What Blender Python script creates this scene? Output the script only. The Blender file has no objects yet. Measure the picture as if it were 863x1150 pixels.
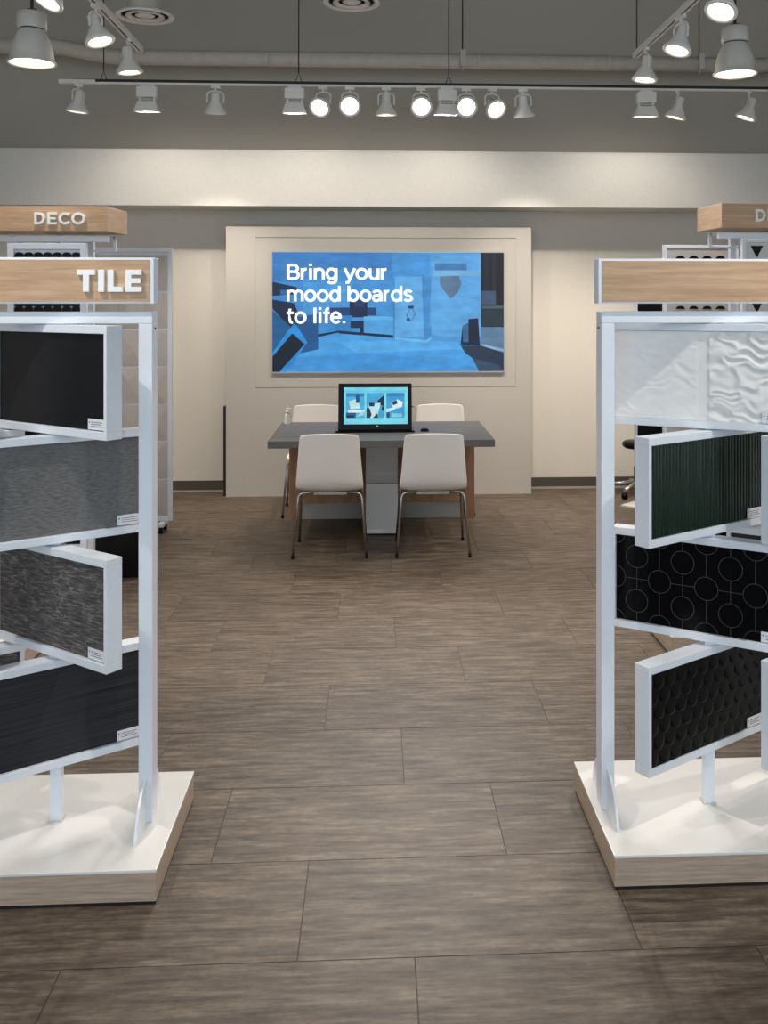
import bpy, bmesh, math, random
from mathutils import Vector, Matrix
random.seed(7)
S = bpy.context.scene
C = S.collection
PI = math.pi
def R(a): return math.radians(a)

# ------------------------------------------------------------------ camera
cam_d = bpy.data.cameras.new('camera')
cam = bpy.data.objects.new('camera', cam_d); C.objects.link(cam)
cam_d.sensor_fit = 'VERTICAL'; cam_d.sensor_height = 36.0; cam_d.sensor_width = 27.0
cam_d.lens = 36.0 * 1087.0 / 1150.0
cam_d.shift_x = (431.5 - 478.0) / 1150.0
cam_d.shift_y = (338.0 - 575.0) / 1150.0
cam_d.clip_start = 0.05
cam.location = (0, 0, 1.7)
cam.rotation_euler = (PI / 2, 0, -math.atan(1087.0 / 21000.0))
S.camera = cam

# ------------------------------------------------------------------ world: cool daylight from the open shop front behind the camera
W = bpy.data.worlds.new('world'); S.world = W; W.use_nodes = True
bg = W.node_tree.nodes['Background']
bg.inputs[0].default_value = (0.74, 0.88, 1.0, 1); bg.inputs[1].default_value = 1.70
S.view_settings.view_transform = 'Standard'; S.view_settings.look = 'None'
S.view_settings.exposure = 0.0; S.view_settings.gamma = 1.0
S.view_settings.use_curve_mapping = False
S.cycles.sample_clamp_indirect = 4.0
S.cycles.max_bounces = 8

P_WALL = 118      # track spots turned to the end wall
P_FLOOD = 27     # rectangular floods
P_CAM = 124       # track spots turned into the shop
P_SIDE = 58      # side track spots
P_NEAR = 112      # side track spots over the near stands
P_PEND = 46      # pendants
WARM = (1.0, 0.90, 0.78)
NEUT = (1.0, 0.93, 0.86)

# ------------------------------------------------------------------ materials
def srgb(r, g, b):
    def l(c):
        c /= 255.0
        return c / 12.92 if c <= 0.04045 else ((c + 0.055) / 1.055) ** 2.4
    return (l(r), l(g), l(b), 1)
M = {}
class NT:
    def __init__(s, name):
        s.m = bpy.data.materials.new(name); s.m.use_nodes = True
        s.t = s.m.node_tree; s.b = s.t.nodes['Principled BSDF']; M[name] = s.m
    def n(s, typ, **kw):
        o = s.t.nodes.new(typ)
        for k, v in kw.items():
            if k.startswith('i_'):
                key = k[2:]
                key = int(key) if key.isdigit() else key.replace('_', ' ')
                o.inputs[key].default_value = v
            else: setattr(o, k, v)
        return o
    def l(s, a, b): s.t.links.new(a, b)
    def coord(s, scale=(1, 1, 1), rnd=False, kind='Object'):
        tc = s.n('ShaderNodeTexCoord'); mp = s.n('ShaderNodeMapping')
        mp.inputs['Scale'].default_value = scale
        s.l(tc.outputs[kind], mp.inputs['Vector'])
        if rnd:
            oi = s.n('ShaderNodeObjectInfo'); mu = s.n('ShaderNodeVectorMath', operation='SCALE')
            cb = s.n('ShaderNodeCombineXYZ', i_0=37.0, i_1=91.0, i_2=13.0)
            s.l(cb.outputs[0], mu.inputs[0]); s.l(oi.outputs['Random'], mu.inputs['Scale'])
            s.l(mu.outputs[0], mp.inputs['Location'])
        return mp.outputs[0]
    def noise(s, vec, scale, detail=4, rough=0.55):
        o = s.n('ShaderNodeTexNoise'); o.inputs['Scale'].default_value = scale
        o.inputs['Detail'].default_value = detail; o.inputs['Roughness'].default_value = rough
        s.l(vec, o.inputs['Vector']); return o.outputs['Fac']
    def ramp(s, fac, stops):
        o = s.n('ShaderNodeValToRGB'); e = o.color_ramp.elements
        while len(e) < len(stops): e.new(0.5)
        for k, (p, c) in enumerate(stops): e[k].position = p; e[k].color = c
        s.l(fac, o.inputs[0]); return o.outputs[0]
    def mixc(s, fac, a, b, mode='MIX'):
        o = s.n('ShaderNodeMix', data_type='RGBA', blend_type=mode)
        if isinstance(fac, float): o.inputs[0].default_value = fac
        else: s.l(fac, o.inputs[0])
        for v, i in ((a, 6), (b, 7)):
            if isinstance(v, tuple): o.inputs[i].default_value = v
            else: s.l(v, o.inputs[i])
        return o.outputs[2]
    def bump(s, h, strength, dist):
        o = s.n('ShaderNodeBump'); o.inputs['Strength'].default_value = strength
        o.inputs['Distance'].default_value = dist
        s.l(h, o.inputs['Height']); s.l(o.outputs[0], s.b.inputs['Normal'])
    def set(s, color=None, rough=None, metal=None, spec=None):
        if color is not None:
            if isinstance(color, tuple): s.b.inputs['Base Color'].default_value = color
            else: s.l(color, s.b.inputs['Base Color'])
        if rough is not None: s.b.inputs['Roughness'].default_value = rough
        if metal is not None: s.b.inputs['Metallic'].default_value = metal
        if spec is not None: s.b.inputs['Specular IOR Level'].default_value = spec
        return s.m
def paint(name, col, rough=0.5, metal=0.0, grain=0.03, scale=60, bump=0.0):
    t = NT(name); v = t.coord()
    f = t.noise(v, scale, 3)
    d = tuple(c * (1 - grain) for c in col[:3]) + (1,); u = tuple(min(1, c * (1 + grain)) for c in col[:3]) + (1,)
    t.set(t.ramp(f, [(0.3, d), (0.7, u)]), rough, metal)
    if bump: t.bump(f, bump, 0.002)
    return t.m
def dull(name, spec):
    M[name].node_tree.nodes['Principled BSDF'].inputs['Specular IOR Level'].default_value = spec
def glow(name, col, strength):
    t = NT(name); t.set((0, 0, 0, 1), 0.4)
    t.b.inputs['Emission Color'].default_value = col; t.b.inputs['Emission Strength'].default_value = strength
    return t.m

paint('wall_cream', srgb(226, 219, 208), 0.75, bump=0.05, scale=120)
paint('wall_grey', srgb(190, 183, 171), 0.8, bump=0.05, scale=90)
paint('ceiling_grey', srgb(168, 164, 157), 0.85)
paint('soffit_white', srgb(226, 223, 217), 0.7)
paint('panel_white', srgb(196, 190, 181), 0.45)
paint('groove', srgb(150, 145, 138), 0.7)
paint('base_dark', srgb(84, 78, 72), 0.5)
paint('base_lip', srgb(176, 168, 158), 0.5)
paint('white_metal', srgb(228, 233, 240), 0.32, grain=0.015)
paint('white_top', srgb(228, 226, 222), 0.22, grain=0.01)
paint('white_letter', srgb(245, 246, 247), 0.4, grain=0.01)
paint('lamp_white', srgb(242, 239, 233), 0.4, grain=0.02)
paint('lamp_grey', srgb(208, 204, 196), 0.45, grain=0.02)
paint('pipe_grey', srgb(212, 204, 192), 0.7, grain=0.06, scale=14)
paint('black_metal', srgb(32, 31, 30), 0.5)
paint('black_plastic', srgb(16, 16, 17), 0.35)
paint('bezel', srgb(10, 10, 11), 0.18)
paint('dark_gap', srgb(22, 21, 20), 0.8)
paint('table_grey', srgb(92, 89, 86), 0.42, grain=0.05, scale=200)
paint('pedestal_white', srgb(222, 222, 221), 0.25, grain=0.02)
paint('pedestal_shaded', srgb(176, 178, 179), 0.3, grain=0.02)  # pedestal white darkened, paints the shadow below the tabletop
paint('kick_grey', srgb(150, 146, 140), 0.4)
paint('chair_white', srgb(226, 221, 216), 0.5, grain=0.015)
paint('chrome', srgb(196, 195, 192), 0.22, 1.0, grain=0.02)
paint('aluminium', srgb(190, 188, 184), 0.35, 0.7, grain=0.02)
paint('rod_dark', srgb(72, 70, 68), 0.5, 0.3)
paint('card_white', srgb(228, 231, 235), 0.4, grain=0.01)
paint('card_ink', srgb(120, 122, 126), 0.6)
paint('letter_face', srgb(250, 250, 250), 0.5)
paint('tile_white', srgb(212, 207, 202), 0.35, grain=0.03, scale=30)
paint('tile_black', srgb(12, 12, 13), 0.28)
paint('tile_taupe', srgb(196, 188, 181), 0.5, grain=0.04, scale=25)
paint('tile_greygrey', srgb(186, 182, 178), 0.45, grain=0.04, scale=25)
paint('tile_brown', srgb(92, 66, 46), 0.5, grain=0.2)

def wood(name, a, b, c, sc=(1.6, 1.7, 34), rough=0.45):
    t = NT(name); v = t.coord(sc, rnd=False)
    f = t.noise(v, 2.2, 6, 0.62); g = t.noise(v, 9.0, 3, 0.5)
    col = t.ramp(f, [(0.25, a), (0.52, b), (0.78, c)])
    fine = t.ramp(g, [(0.35, (0.82, 0.80, 0.78, 1)), (0.65, (1, 1, 1, 1))])
    t.set(t.mixc(0.6, col, fine, 'MULTIPLY'), rough); t.bump(g, 0.06, 0.001)
wood('oak', srgb(172, 136, 104), srgb(196, 161, 127), srgb(214, 183, 150))
wood('oak_grey', srgb(160, 139, 122), srgb(184, 163, 145), srgb(202, 183, 165))
wood('walnut', srgb(132, 94, 60), srgb(158, 118, 80), srgb(176, 136, 96), sc=(14, 14, 2.0))

def floor_mat():
    t = NT('floor_vinyl')
    v = t.coord((1.0, 1.0, 1.0), rnd=True)
    mp = t.n('ShaderNodeMapping'); mp.inputs['Scale'].default_value = (1.3, 10.0, 1.0); t.l(v, mp.inputs['Vector'])
    streak = t.noise(mp.outputs[0], 4.2, 8, 0.66)
    mp2 = t.n('ShaderNodeMapping'); mp2.inputs['Scale'].default_value = (6.0, 26.0, 1.0); t.l(v, mp2.inputs['Vector'])
    fine = t.noise(mp2.outputs[0], 4.0, 6, 0.7)
    blotch = t.noise(v, 4.5, 3, 0.5)
    col = t.ramp(streak, [(0.30, srgb(63, 55, 47)), (0.50, srgb(101, 89, 78)), (0.70, srgb(134, 121, 107))])
    col = t.mixc(0.55, col, t.ramp(fine, [(0.32, (0.72, 0.71, 0.70, 1)), (0.62, (1, 1, 1, 1))]), 'MULTIPLY')
    col = t.mixc(0.5, col, t.ramp(blotch, [(0.35, (0.78, 0.78, 0.78, 1)), (0.65, (1, 1, 1, 1))]), 'MULTIPLY')
    mot = t.noise(v, 42, 4, 0.6)
    col = t.mixc(0.6, col, t.ramp(mot, [(0.34, (0.74, 0.73, 0.73, 1)), (0.64, (1.08, 1.08, 1.08, 1))]), 'MULTIPLY')
    oi = t.n('ShaderNodeObjectInfo')
    col = t.mixc(1.0, col, t.ramp(oi.outputs['Random'], [(0.0, (0.90, 0.89, 0.88, 1)), (1.0, (1.04, 1.03, 1.02, 1))]), 'MULTIPLY')
    t.set(col, 0.5, spec=0.22)
    pb = t.noise(v, 70, 3, 0.5)
    ad = t.n('ShaderNodeMath', operation='ADD'); t.l(pb, ad.inputs[0]); t.l(fine, ad.inputs[1])
    t.bump(ad.outputs[0], 0.18, 0.002)
floor_mat()
paint('floor_joint', srgb(60, 54, 49), 0.7)

# sample tile faces
def t_linen():
    t = NT('tile_linen'); v = t.coord((4, 1, 60)); f = t.noise(v, 8, 4)
    t.set(t.ramp(f, [(0.3, srgb(17, 18, 21)), (0.7, srgb(30, 31, 34))]), 0.34); t.bump(f, 0.12, 0.001)
def t_grey():
    t = NT('tile_grey_wave'); v = t.coord((1, 1, 1))
    mp = t.n('ShaderNodeMapping'); mp.inputs['Rotation'].default_value = (0, R(28), 0); mp.inputs['Scale'].default_value = (30, 1, 110)
    t.l(v, mp.inputs['Vector']); f = t.noise(mp.outputs[0], 1.6, 4, 0.55)
    t.set(t.ramp(f, [(0.3, srgb(98, 97, 97)), (0.7, srgb(126, 125, 124))]), 0.5); t.bump(f, 0.8, 0.006)
def t_slate():
    t = NT('tile_slate'); v = t.coord((7, 1, 62)); f = t.noise(v, 2.6, 7, 0.68)
    v2 = t.coord((2.2, 1, 1)); mq = t.n('ShaderNodeMapping'); mq.inputs['Rotation'].default_value = (0, R(-38), 0); mq.inputs['Scale'].default_value = (1.0, 1.0, 5.0); t.l(v2, mq.inputs['Vector']); v2 = mq.outputs[0]; w = t.n('ShaderNodeTexNoise'); w.inputs['Scale'].default_value = 3.0; w.inputs['Detail'].default_value = 3
    t.l(v2, w.inputs['Vector'])
    vein = t.ramp(w.outputs['Fac'], [(0.492, (0, 0, 0, 1)), (0.5, (0.34, 0.34, 0.34, 1)), (0.508, (0, 0, 0, 1))])
    col = t.ramp(f, [(0.28, srgb(50, 47, 46)), (0.5, srgb(84, 80, 79)), (0.68, srgb(140, 136, 136))])  # palest stop paints glints of light on the ripples
    t.set(t.mixc(vein, col, srgb(186, 182, 182)), 0.5); t.bump(f, 0.55, 0.006)
def t_char():
    t = NT('tile_charcoal'); v = t.coord((0.7, 1, 70)); f = t.noise(v, 3, 4, 0.6)
    t.set(t.ramp(f, [(0.3, srgb(36, 36, 39)), (0.7, srgb(62, 62, 65))]), 0.42); t.bump(f, 0.15, 0.001)
t_linen(); t_grey(); t_slate(); t_char()
paint('tile_ivory', srgb(238, 235, 232), 0.3, grain=0.02, scale=30)
paint('tile_green', srgb(20, 38, 28), 0.16, grain=0.1, scale=20)
paint('tile_black_gloss', srgb(7, 7, 9), 0.2)
paint('tile_black_scale', srgb(13, 12, 11), 0.3)
paint('inlay_grey', srgb(52, 52, 60), 0.4)
for n_ in ('tile_linen', 'tile_charcoal', 'tile_black_gloss', 'tile_black_scale', 'tile_green', 'tile_slate', 'tile_grey_wave', 'black_plastic', 'tile_black', 'bezel'): dull(n_, 0.14)
dull('tile_green', 0.4)
glow('lamp_on', (1.0, 0.90, 0.74, 1), 14.0)
glow('lamp_soft', (1.0, 0.90, 0.76, 1), 5.0)
def clear_mat():
    t = NT('clear_plastic'); t.set((0.93, 0.95, 0.96, 1), 0.08)
    t.b.inputs['Transmission Weight'].default_value = 0.85; t.b.inputs['IOR'].default_value = 1.4
clear_mat()

# ------------------------------------------------------------------ mesh helpers
class MB:
    def __init__(s): s.v = []; s.f = []; s.mi = []; s.sm = []
    def add(s, verts, faces, mi=0, smooth=False):
        o = len(s.v); s.v += [tuple(p) for p in verts]
        for f in faces: s.f.append(tuple(i + o for i in f)); s.mi.append(mi); s.sm.append(smooth)
        return s
    def box(s, x0, x1, y0, y1, z0, z1, mi=0):
        v = [(x, y, z) for z in (z0, z1) for y in (y0, y1) for x in (x0, x1)]
        return s.add(v, [(0, 2, 3, 1), (4, 5, 7, 6), (0, 1, 5, 4), (1, 3, 7, 5), (3, 2, 6, 7), (2, 0, 4, 6)], mi)
    def prism(s, pts, axis, a, b, mi=0):
        """polygon pts (u,v) extruded along axis between a and b; axis 'x': (u,v)=(y,z); 'y': (x,z); 'z': (x,y)"""
        n = len(pts)
        def mk(u, v, w): return {'x': (w, u, v), 'y': (u, w, v), 'z': (u, v, w)}[axis]
        vs = [mk(u, v, a) for u, v in pts] + [mk(u, v, b) for u, v in pts]
        fs = [tuple(range(n))[::-1], tuple(range(n, 2 * n))] + [(i, (i + 1) % n, n + (i + 1) % n, n + i) for i in range(n)]
        return s.add(vs, fs, mi)
    def lathe(s, prof, seg=24, mi=0, cap=True, org=(0, 0, 0), smooth=True):
        vs = []; fs = []
        for r, z in prof:
            for k in range(seg):
                a = 2 * PI * k / seg; vs.append((org[0] + r * math.cos(a), org[1] + r * math.sin(a), org[2] + z))
        n = len(prof)
        for i in range(n - 1):
            for k in range(seg):
                k2 = (k + 1) % seg; fs.append((i * seg + k, i * seg + k2, (i + 1) * seg + k2, (i + 1) * seg + k))
        s.add(vs, fs, mi, smooth)
        if cap:
            o = len(s.v) - len(vs)
            if prof[0][0] > 1e-4: s.f.append(tuple(o + k for k in range(seg))[::-1]); s.mi.append(mi); s.sm.append(False)
            if prof[-1][0] > 1e-4: s.f.append(tuple(o + (n - 1) * seg + k for k in range(seg))); s.mi.append(mi); s.sm.append(False)
        return s
    def tube(s, path, r, seg=8, mi=0):
        P = [Vector(p) for p in path]; n = len(P); vs = []; fs = []
        t0 = (P[1] - P[0]).normalized(); up = Vector((0, 0, 1)) if abs(t0.z) < 0.9 else Vector((1, 0, 0))
        nrm = (up - t0 * up.dot(t0)).normalized()
        for i in range(n):
            t = (P[min(i + 1, n - 1)] - P[max(i - 1, 0)]).normalized()
            nrm = (nrm - t * nrm.dot(t)).normalized(); b = t.cross(nrm)
            for k in range(seg):
                a = 2 * PI * k / seg; vs.append(P[i] + (nrm * math.cos(a) + b * math.sin(a)) * r)
        for i in range(n - 1):
            for k in range(seg):
                k2 = (k + 1) % seg; fs.append((i * seg + k, (i + 1) * seg + k, (i + 1) * seg + k2, i * seg + k2))
        s.add(vs, fs, mi, True)
        o = len(s.v) - len(vs)
        s.f.append(tuple(o + k for k in range(seg))); s.mi.append(mi); s.sm.append(False)
        s.f.append(tuple(o + (n - 1) * seg + k for k in range(seg))[::-1]); s.mi.append(mi); s.sm.append(False)
        return s
    def mesh(s, name, mats):
        me = bpy.data.meshes.new(name); me.from_pydata(s.v, [], s.f); 
        for m in (mats if isinstance(mats, (list, tuple)) else [mats]): me.materials.append(M[m])
        me.polygons.foreach_set('material_index', s.mi); me.polygons.foreach_set('use_smooth', s.sm)
        bm = bmesh.new(); bm.from_mesh(me); bmesh.ops.recalc_face_normals(bm, faces=bm.faces); bm.to_mesh(me); bm.free()
        me.update(); return me
    def build(s, name, mats, parent=None, bevel=0, loc=None, rot=None):
        return link(name, s.mesh(name, mats), parent, bevel, loc, rot)
def link(name, me, parent=None, bevel=0, loc=None, rot=None):
    o = bpy.data.objects.new(name, me); C.objects.link(o)
    if parent is not None: o.parent = parent
    if loc: o.location = loc
    if rot: o.rotation_euler = rot
    if bevel:
        b = o.modifiers.new('bevel', 'BEVEL'); b.width = bevel; b.segments = 2; b.limit_method = 'ANGLE'; b.angle_limit = R(40)
    return o
def tag(o, label=None, cat=None, group=None, kind=None):
    if label: o['label'] = label
    if cat: o['category'] = cat
    if group: o['group'] = group
    if kind: o['kind'] = kind
    return o
def empty(name, loc=(0, 0, 0), rot=(0, 0, 0), parent=None):
    o = bpy.data.objects.new(name, None); C.objects.link(o); o.location = loc; o.rotation_euler = rot; o.empty_display_size = 0.05
    if parent is not None: o.parent = parent
    return o
def copy_tree(o, parent=None):
    c = o.copy(); C.objects.link(c); c.parent = parent
    for ch in list(o.children): copy_tree(ch, c)
    return c
def struct(o, label): return tag(o, label, None, None, 'structure')
def arc(cx, cy, rx, ry, a0, a1, n): return [(cx + rx * math.cos(R(a0 + (a1 - a0) * k / n)), cy + ry * math.sin(R(a0 + (a1 - a0) * k / n))) for k in range(n + 1)]

# ------------------------------------------------------------------ the room
XL, XR, YB, YF, ZC = -4.6, 5.0, 8.72, -3.0, 4.75
fl = MB().box(XL, XR, YF, YB, -0.15, -0.002).build('floor', 'floor_joint'); struct(fl, 'grey brown streaked vinyl tile floor laid in staggered rows')
TW, TD = 0.90, 0.4485
tm = MB().box(-TW / 2 + 0.0014, TW / 2 - 0.0014, -TD / 2 + 0.0014, TD / 2 - 0.0014, -0.004, 0.0).mesh('floor_tile', 'floor_vinyl')
x_off = (0.102, -0.201, -0.497)
for r in range(-6, 14):
    y0 = 2.505 + TD * (r - 0)
    if y0 + TD > YB - 0.01: continue
    xo = x_off[(r + 1) % 3]
    for k in range(-4, 5):
        xc = xo + TW * k + TW / 2
        if xc - TW / 2 < XL or xc + TW / 2 > XR: continue
        link('floor_tile', tm, fl, 0, (xc, y0 + TD / 2, 0))
# cut tiles along the end wall
yl = 2.505 + TD * 13
for r in (13,):
    if yl < YB - 0.02:
        tm2 = MB().box(-TW / 2 + 0.0014, TW / 2 - 0.0014, 0.0014, YB - yl - 0.004, -0.004, 0.0).mesh('floor_tile', 'floor_vinyl')
        for k in range(-4, 5):
            xc = x_off[(r + 1) % 3] + TW * k + TW / 2
            if xc - TW / 2 < XL or xc + TW / 2 > XR: continue
            link('floor_tile', tm2, fl, 0, (xc, yl, 0))
struct(MB().box(XL, XR, YB, YB + 0.15, 0, 2.52).build('wall_back', 'wall_cream'), 'cream painted lower end wall behind the white media panel')
struct(MB().box(XL, XR, YB, YB + 0.15, 2.52, ZC).build('wall_back_upper', 'wall_grey'), 'grey painted upper end wall above the white bulkhead')
struct(MB().box(XL - 0.15, XL, YF, YB + 0.15, 0, ZC).build('wall_left', 'wall_cream'), 'cream side wall left of the displays')
struct(MB().box(XR, XR + 0.15, YF, YB + 0.15, 0, ZC).build('wall_right', 'wall_cream'), 'cream side wall right of the displays')
struct(MB().box(XL - 0.15, XR + 0.15, YF, YB + 0.15, ZC, ZC + 0.15).build('ceiling', 'ceiling_grey'), 'grey painted open ceiling deck')
so = MB().box(XL, XR, 8.29, YB, 2.508, 2.972).box(XL, XR, 8.282, YB, 2.972, 2.984).build('trim_1', 'soffit_white'); struct(so, 'white boxed bulkhead running across the end wall')
for n, (a, b) in enumerate(((XL, -1.30), (1.38, XR))):
    bb = MB().box(a, b, YB - 0.012, YB, 0.016, 0.10, 0).box(a, b, YB - 0.022, YB, 0.0, 0.016, 1).build('baseboard_back' if n == 0 else 'baseboard_back_right', ['base_dark', 'base_lip'])
    struct(bb, 'dark vinyl baseboard along the end wall, ' + ('left' if n == 0 else 'right') + ' of the media panel')

# ------------------------------------------------------------------ media wall panel with screen
YP = 8.48
mp = empty('media_wall_panel', (0.04, YP, 0)); tag(mp, 'large free-standing white wall panel holding the blue screen', 'wall panel')
x0, x1, zt = -1.295 - 0.04, 1.375 - 0.04, 2.347
ix0, ix1, iz0, iz1 = -1.042 - 0.04, 1.241 - 0.04, 0.948, 2.25
b = MB()
b.box(x0, ix0, 0, 0.20, 0, zt); b.box(ix1, x1, 0, 0.20, 0, zt)
b.box(ix0, ix1, 0, 0.20, 0, iz0 - 0.005); b.box(ix0, ix1, 0, 0.20, iz1 + 0.004, zt)
b.build('panel_body', 'panel_white', mp)
MB().box(ix0, ix1, 0.004, 0.19, iz0, iz1).build('panel_insert', 'panel_white', mp)
MB().box(ix0, ix1, 0.03, 0.18, iz0 - 0.004, iz0 - 0.001).box(ix0, ix1, 0.03, 0.18, iz1 + 0.001, iz1 + 0.003).build('panel_joint', 'groove', mp)
MB().box(x0 + 0.01, x1 - 0.01, 0.01, 0.19, -0.0, 0.012).build('panel_plinth', 'dark_gap', mp)
MB().box(x0 - 0.026, x0, 0.02, 0.12, 0.0, 0.78).build('edge_channel', 'black_metal', mp)

SX0, SX1, SZ0, SZ1 = -0.894, 1.129, 1.083, 2.124
sc = empty('wall_screen', ((SX0 + SX1) / 2, YP, SZ0)); tag(sc, 'wide wall screen showing white words over a blue room picture', 'screen')
sw, sh = SX1 - SX0, SZ1 - SZ0
hw = sw / 2
fr = MB()
bz = 0.012
fr.box(-hw - bz, hw + bz, -0.014, 0.0, -bz, 0); fr.box(-hw - bz, hw + bz, -0.014, 0.0, sh, sh + bz)
fr.box(-hw - bz, -hw, -0.014, 0.0, 0, sh); fr.box(hw, hw + bz, -0.014, 0.0, 0, sh)
fr.build('screen_frame', 'aluminium', sc)
E_CACHE = {}
SCR = 0.95
def ecol(r, g, b_):
    k = 'screen_%d_%d_%d' % (r, g, b_)
    if k not in M:
        t = NT(k); c = srgb(r, g, b_); t.set((0, 0, 0, 1), 0.4)
        f = t.noise(t.coord((1.2, 1, 3.0)), 4.5, 5, 0.6)
        t.l(t.ramp(f, [(0.25, tuple(q * 0.72 for q in c[:3]) + (1,)), (0.75, tuple(min(1, q * 1.22) for q in c[:3]) + (1,))]), t.b.inputs['Emission Color'])
        t.b.inputs['Emission Strength'].default_value = SCR
    return k
def flat_picture(name, polys, parent, X, Z, y0, step):
    """polys: list of (rgb, [(px,py)...]) as in a flat print; X, Z map picture units to local metres"""
    b = MB(); mats = []
    for k, (rgb, pts) in enumerate(polys):
        m = ecol(*rgb)
        if m not in mats: mats.append(m)
        y = y0 - step * k
        b.add([(X(p[0]), y, Z(p[1])) for p in pts], [tuple(range(len(pts)))], mats.index(m))
    return b.build(name, mats, parent)
def rect(a, c, d, e): return [(a, c), (d, c), (d, e), (a, e)]
def sx(p): return (p - 306) / (566 - 306) * sw - hw
def sz(p): return (417 - p) / (417 - 283) * sh
pic = [((62, 140, 208), rect(306, 283, 566, 417)),
       ((58, 128, 198), rect(306, 283, 440, 303)), ((52, 124, 194), rect(306, 303, 340, 316)),
       ((74, 152, 220), rect(340, 316, 440, 352)), ((66, 146, 214), rect(395, 318, 440, 368)),
       ((84, 160, 224), [(455, 283), (540, 283), (540, 366), (455, 366)]),
       ((70, 148, 216), rect(440, 283, 482, 312)),
       # floor
       ((72, 158, 226), [(306, 417), (306, 390), (335, 384), (375, 374), (445, 380), (520, 376), (540, 398), (566, 417)]),
       ((64, 148, 218), [(306, 417), (306, 402), (420, 396), (566, 417)]),
       ((86, 170, 234), [(380, 384), (445, 382), (515, 384), (520, 392), (400, 396)]),
       # counter and stool at the back
       ((26, 66, 116), rect(370, 345, 422, 354)), ((12, 36, 72), rect(392, 338, 412, 356)), ((22, 60, 104), [(396, 336), (410, 336), (408, 344), (398, 344)]),
       ((50, 128, 196), rect(376, 354, 395, 372)), ((14, 40, 76), rect(393, 360, 408, 368)), ((10, 30, 58), rect(404, 368, 409, 376)),
       ((78, 160, 222), rect(408, 356, 441, 377)), ((98, 180, 236), rect(408, 355, 441, 359)),
       ((10, 34, 64), [(357, 375), (380, 371), (380, 373), (357, 378)]), ((10, 34, 64), [(380, 371), (441, 376), (441, 379), (380, 374)]),
       # dark block on the left
       ((28, 84, 140), [(330, 356), (357, 352), (357, 392), (338, 396), (330, 392)]),
       ((16, 40, 70), [(306, 316), (333, 322), (333, 330), (306, 332)]), ((40, 104, 164), [(315, 325), (326, 325), (326, 331), (315, 331)]),
       ((14, 34, 60), [(306, 336), (330, 340), (335, 352), (334, 364), (326, 368), (306, 346)]),
       ((30, 92, 148), [(306, 348), (326, 366), (322, 380), (306, 400)]),
       ((40, 140, 214), [(324, 370), (331, 362), (345, 384), (322, 417), (306, 417), (306, 396)]),
       ((8, 22, 42), [(328, 374), (342, 386), (318, 412), (314, 417), (306, 417), (306, 400)]),
       # bath and screen wall
       ((96, 172, 230), rect(443, 310, 478, 378)), ((66, 142, 206), [(473, 308), (484, 310), (481, 380), (476, 384)]),
       ((110, 186, 238), [(443, 378), (478, 382), (484, 378), (484, 381), (478, 385), (443, 381)]),
       ((70, 136, 190), [(461, 344), (467, 352), (461, 362), (455, 354)]), ((96, 172, 230), [(461, 346), (465, 352), (461, 360), (457, 354)]), ((30, 60, 96), rect(458, 343, 464, 346)), ((40, 80, 120), rect(456, 357, 460, 360)),
       ((92, 168, 228), rect(484, 286, 540, 378)), ((66, 128, 186), rect(488, 295, 524, 303)), ((118, 178, 222), rect(486, 303, 540, 309)),
       ((92, 120, 150), [(494, 310), (515, 309), (518, 318), (514, 328), (506, 335), (498, 326), (493, 317)]),
       ((80, 150, 210), [(484, 376), (516, 379), (516, 384), (484, 381)]),
       ((16, 30, 52), [(526, 358), (537, 357), (539, 388), (517, 387), (519, 368), (526, 366)]), ((60, 104, 150), [(519, 366), (526, 362), (526, 384), (520, 384)]),
       # dark strip on the right
       ((20, 22, 30), rect(540, 283, 566, 390)), ((30, 32, 42), rect(544, 284, 549, 330)), ((34, 36, 46), rect(553, 284, 557, 330)),
       ((64, 84, 112), rect(541, 326, 557, 342)), ((36, 52, 62), rect(541, 346, 566, 366)), ((78, 92, 104), rect(541, 343, 566, 346)),
       ((92, 124, 156), [(540, 367), (566, 367), (566, 394), (540, 388)]), ((142, 178, 210), [(540, 386), (566, 392), (566, 395), (540, 389)]),
       ((36, 52, 74), [(517, 388), (540, 388), (566, 396), (566, 417), (538, 417), (530, 402), (522, 396)]), ((52, 76, 104), [(530, 402), (560, 410), (566, 417), (538, 417)]),
       ]
flat_picture('screen_picture', pic, sc, sx, sz, -0.004, 0.0001)
glow('screen_text', (1, 1, 1, 1), 1.15)
def A_(cx, cy, r, a0, a1, n=14, ry=None): return arc(cx, cy, r, ry or r, a0, a1, n)
XH = 0.74   # x-height against a cap height of 1
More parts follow.
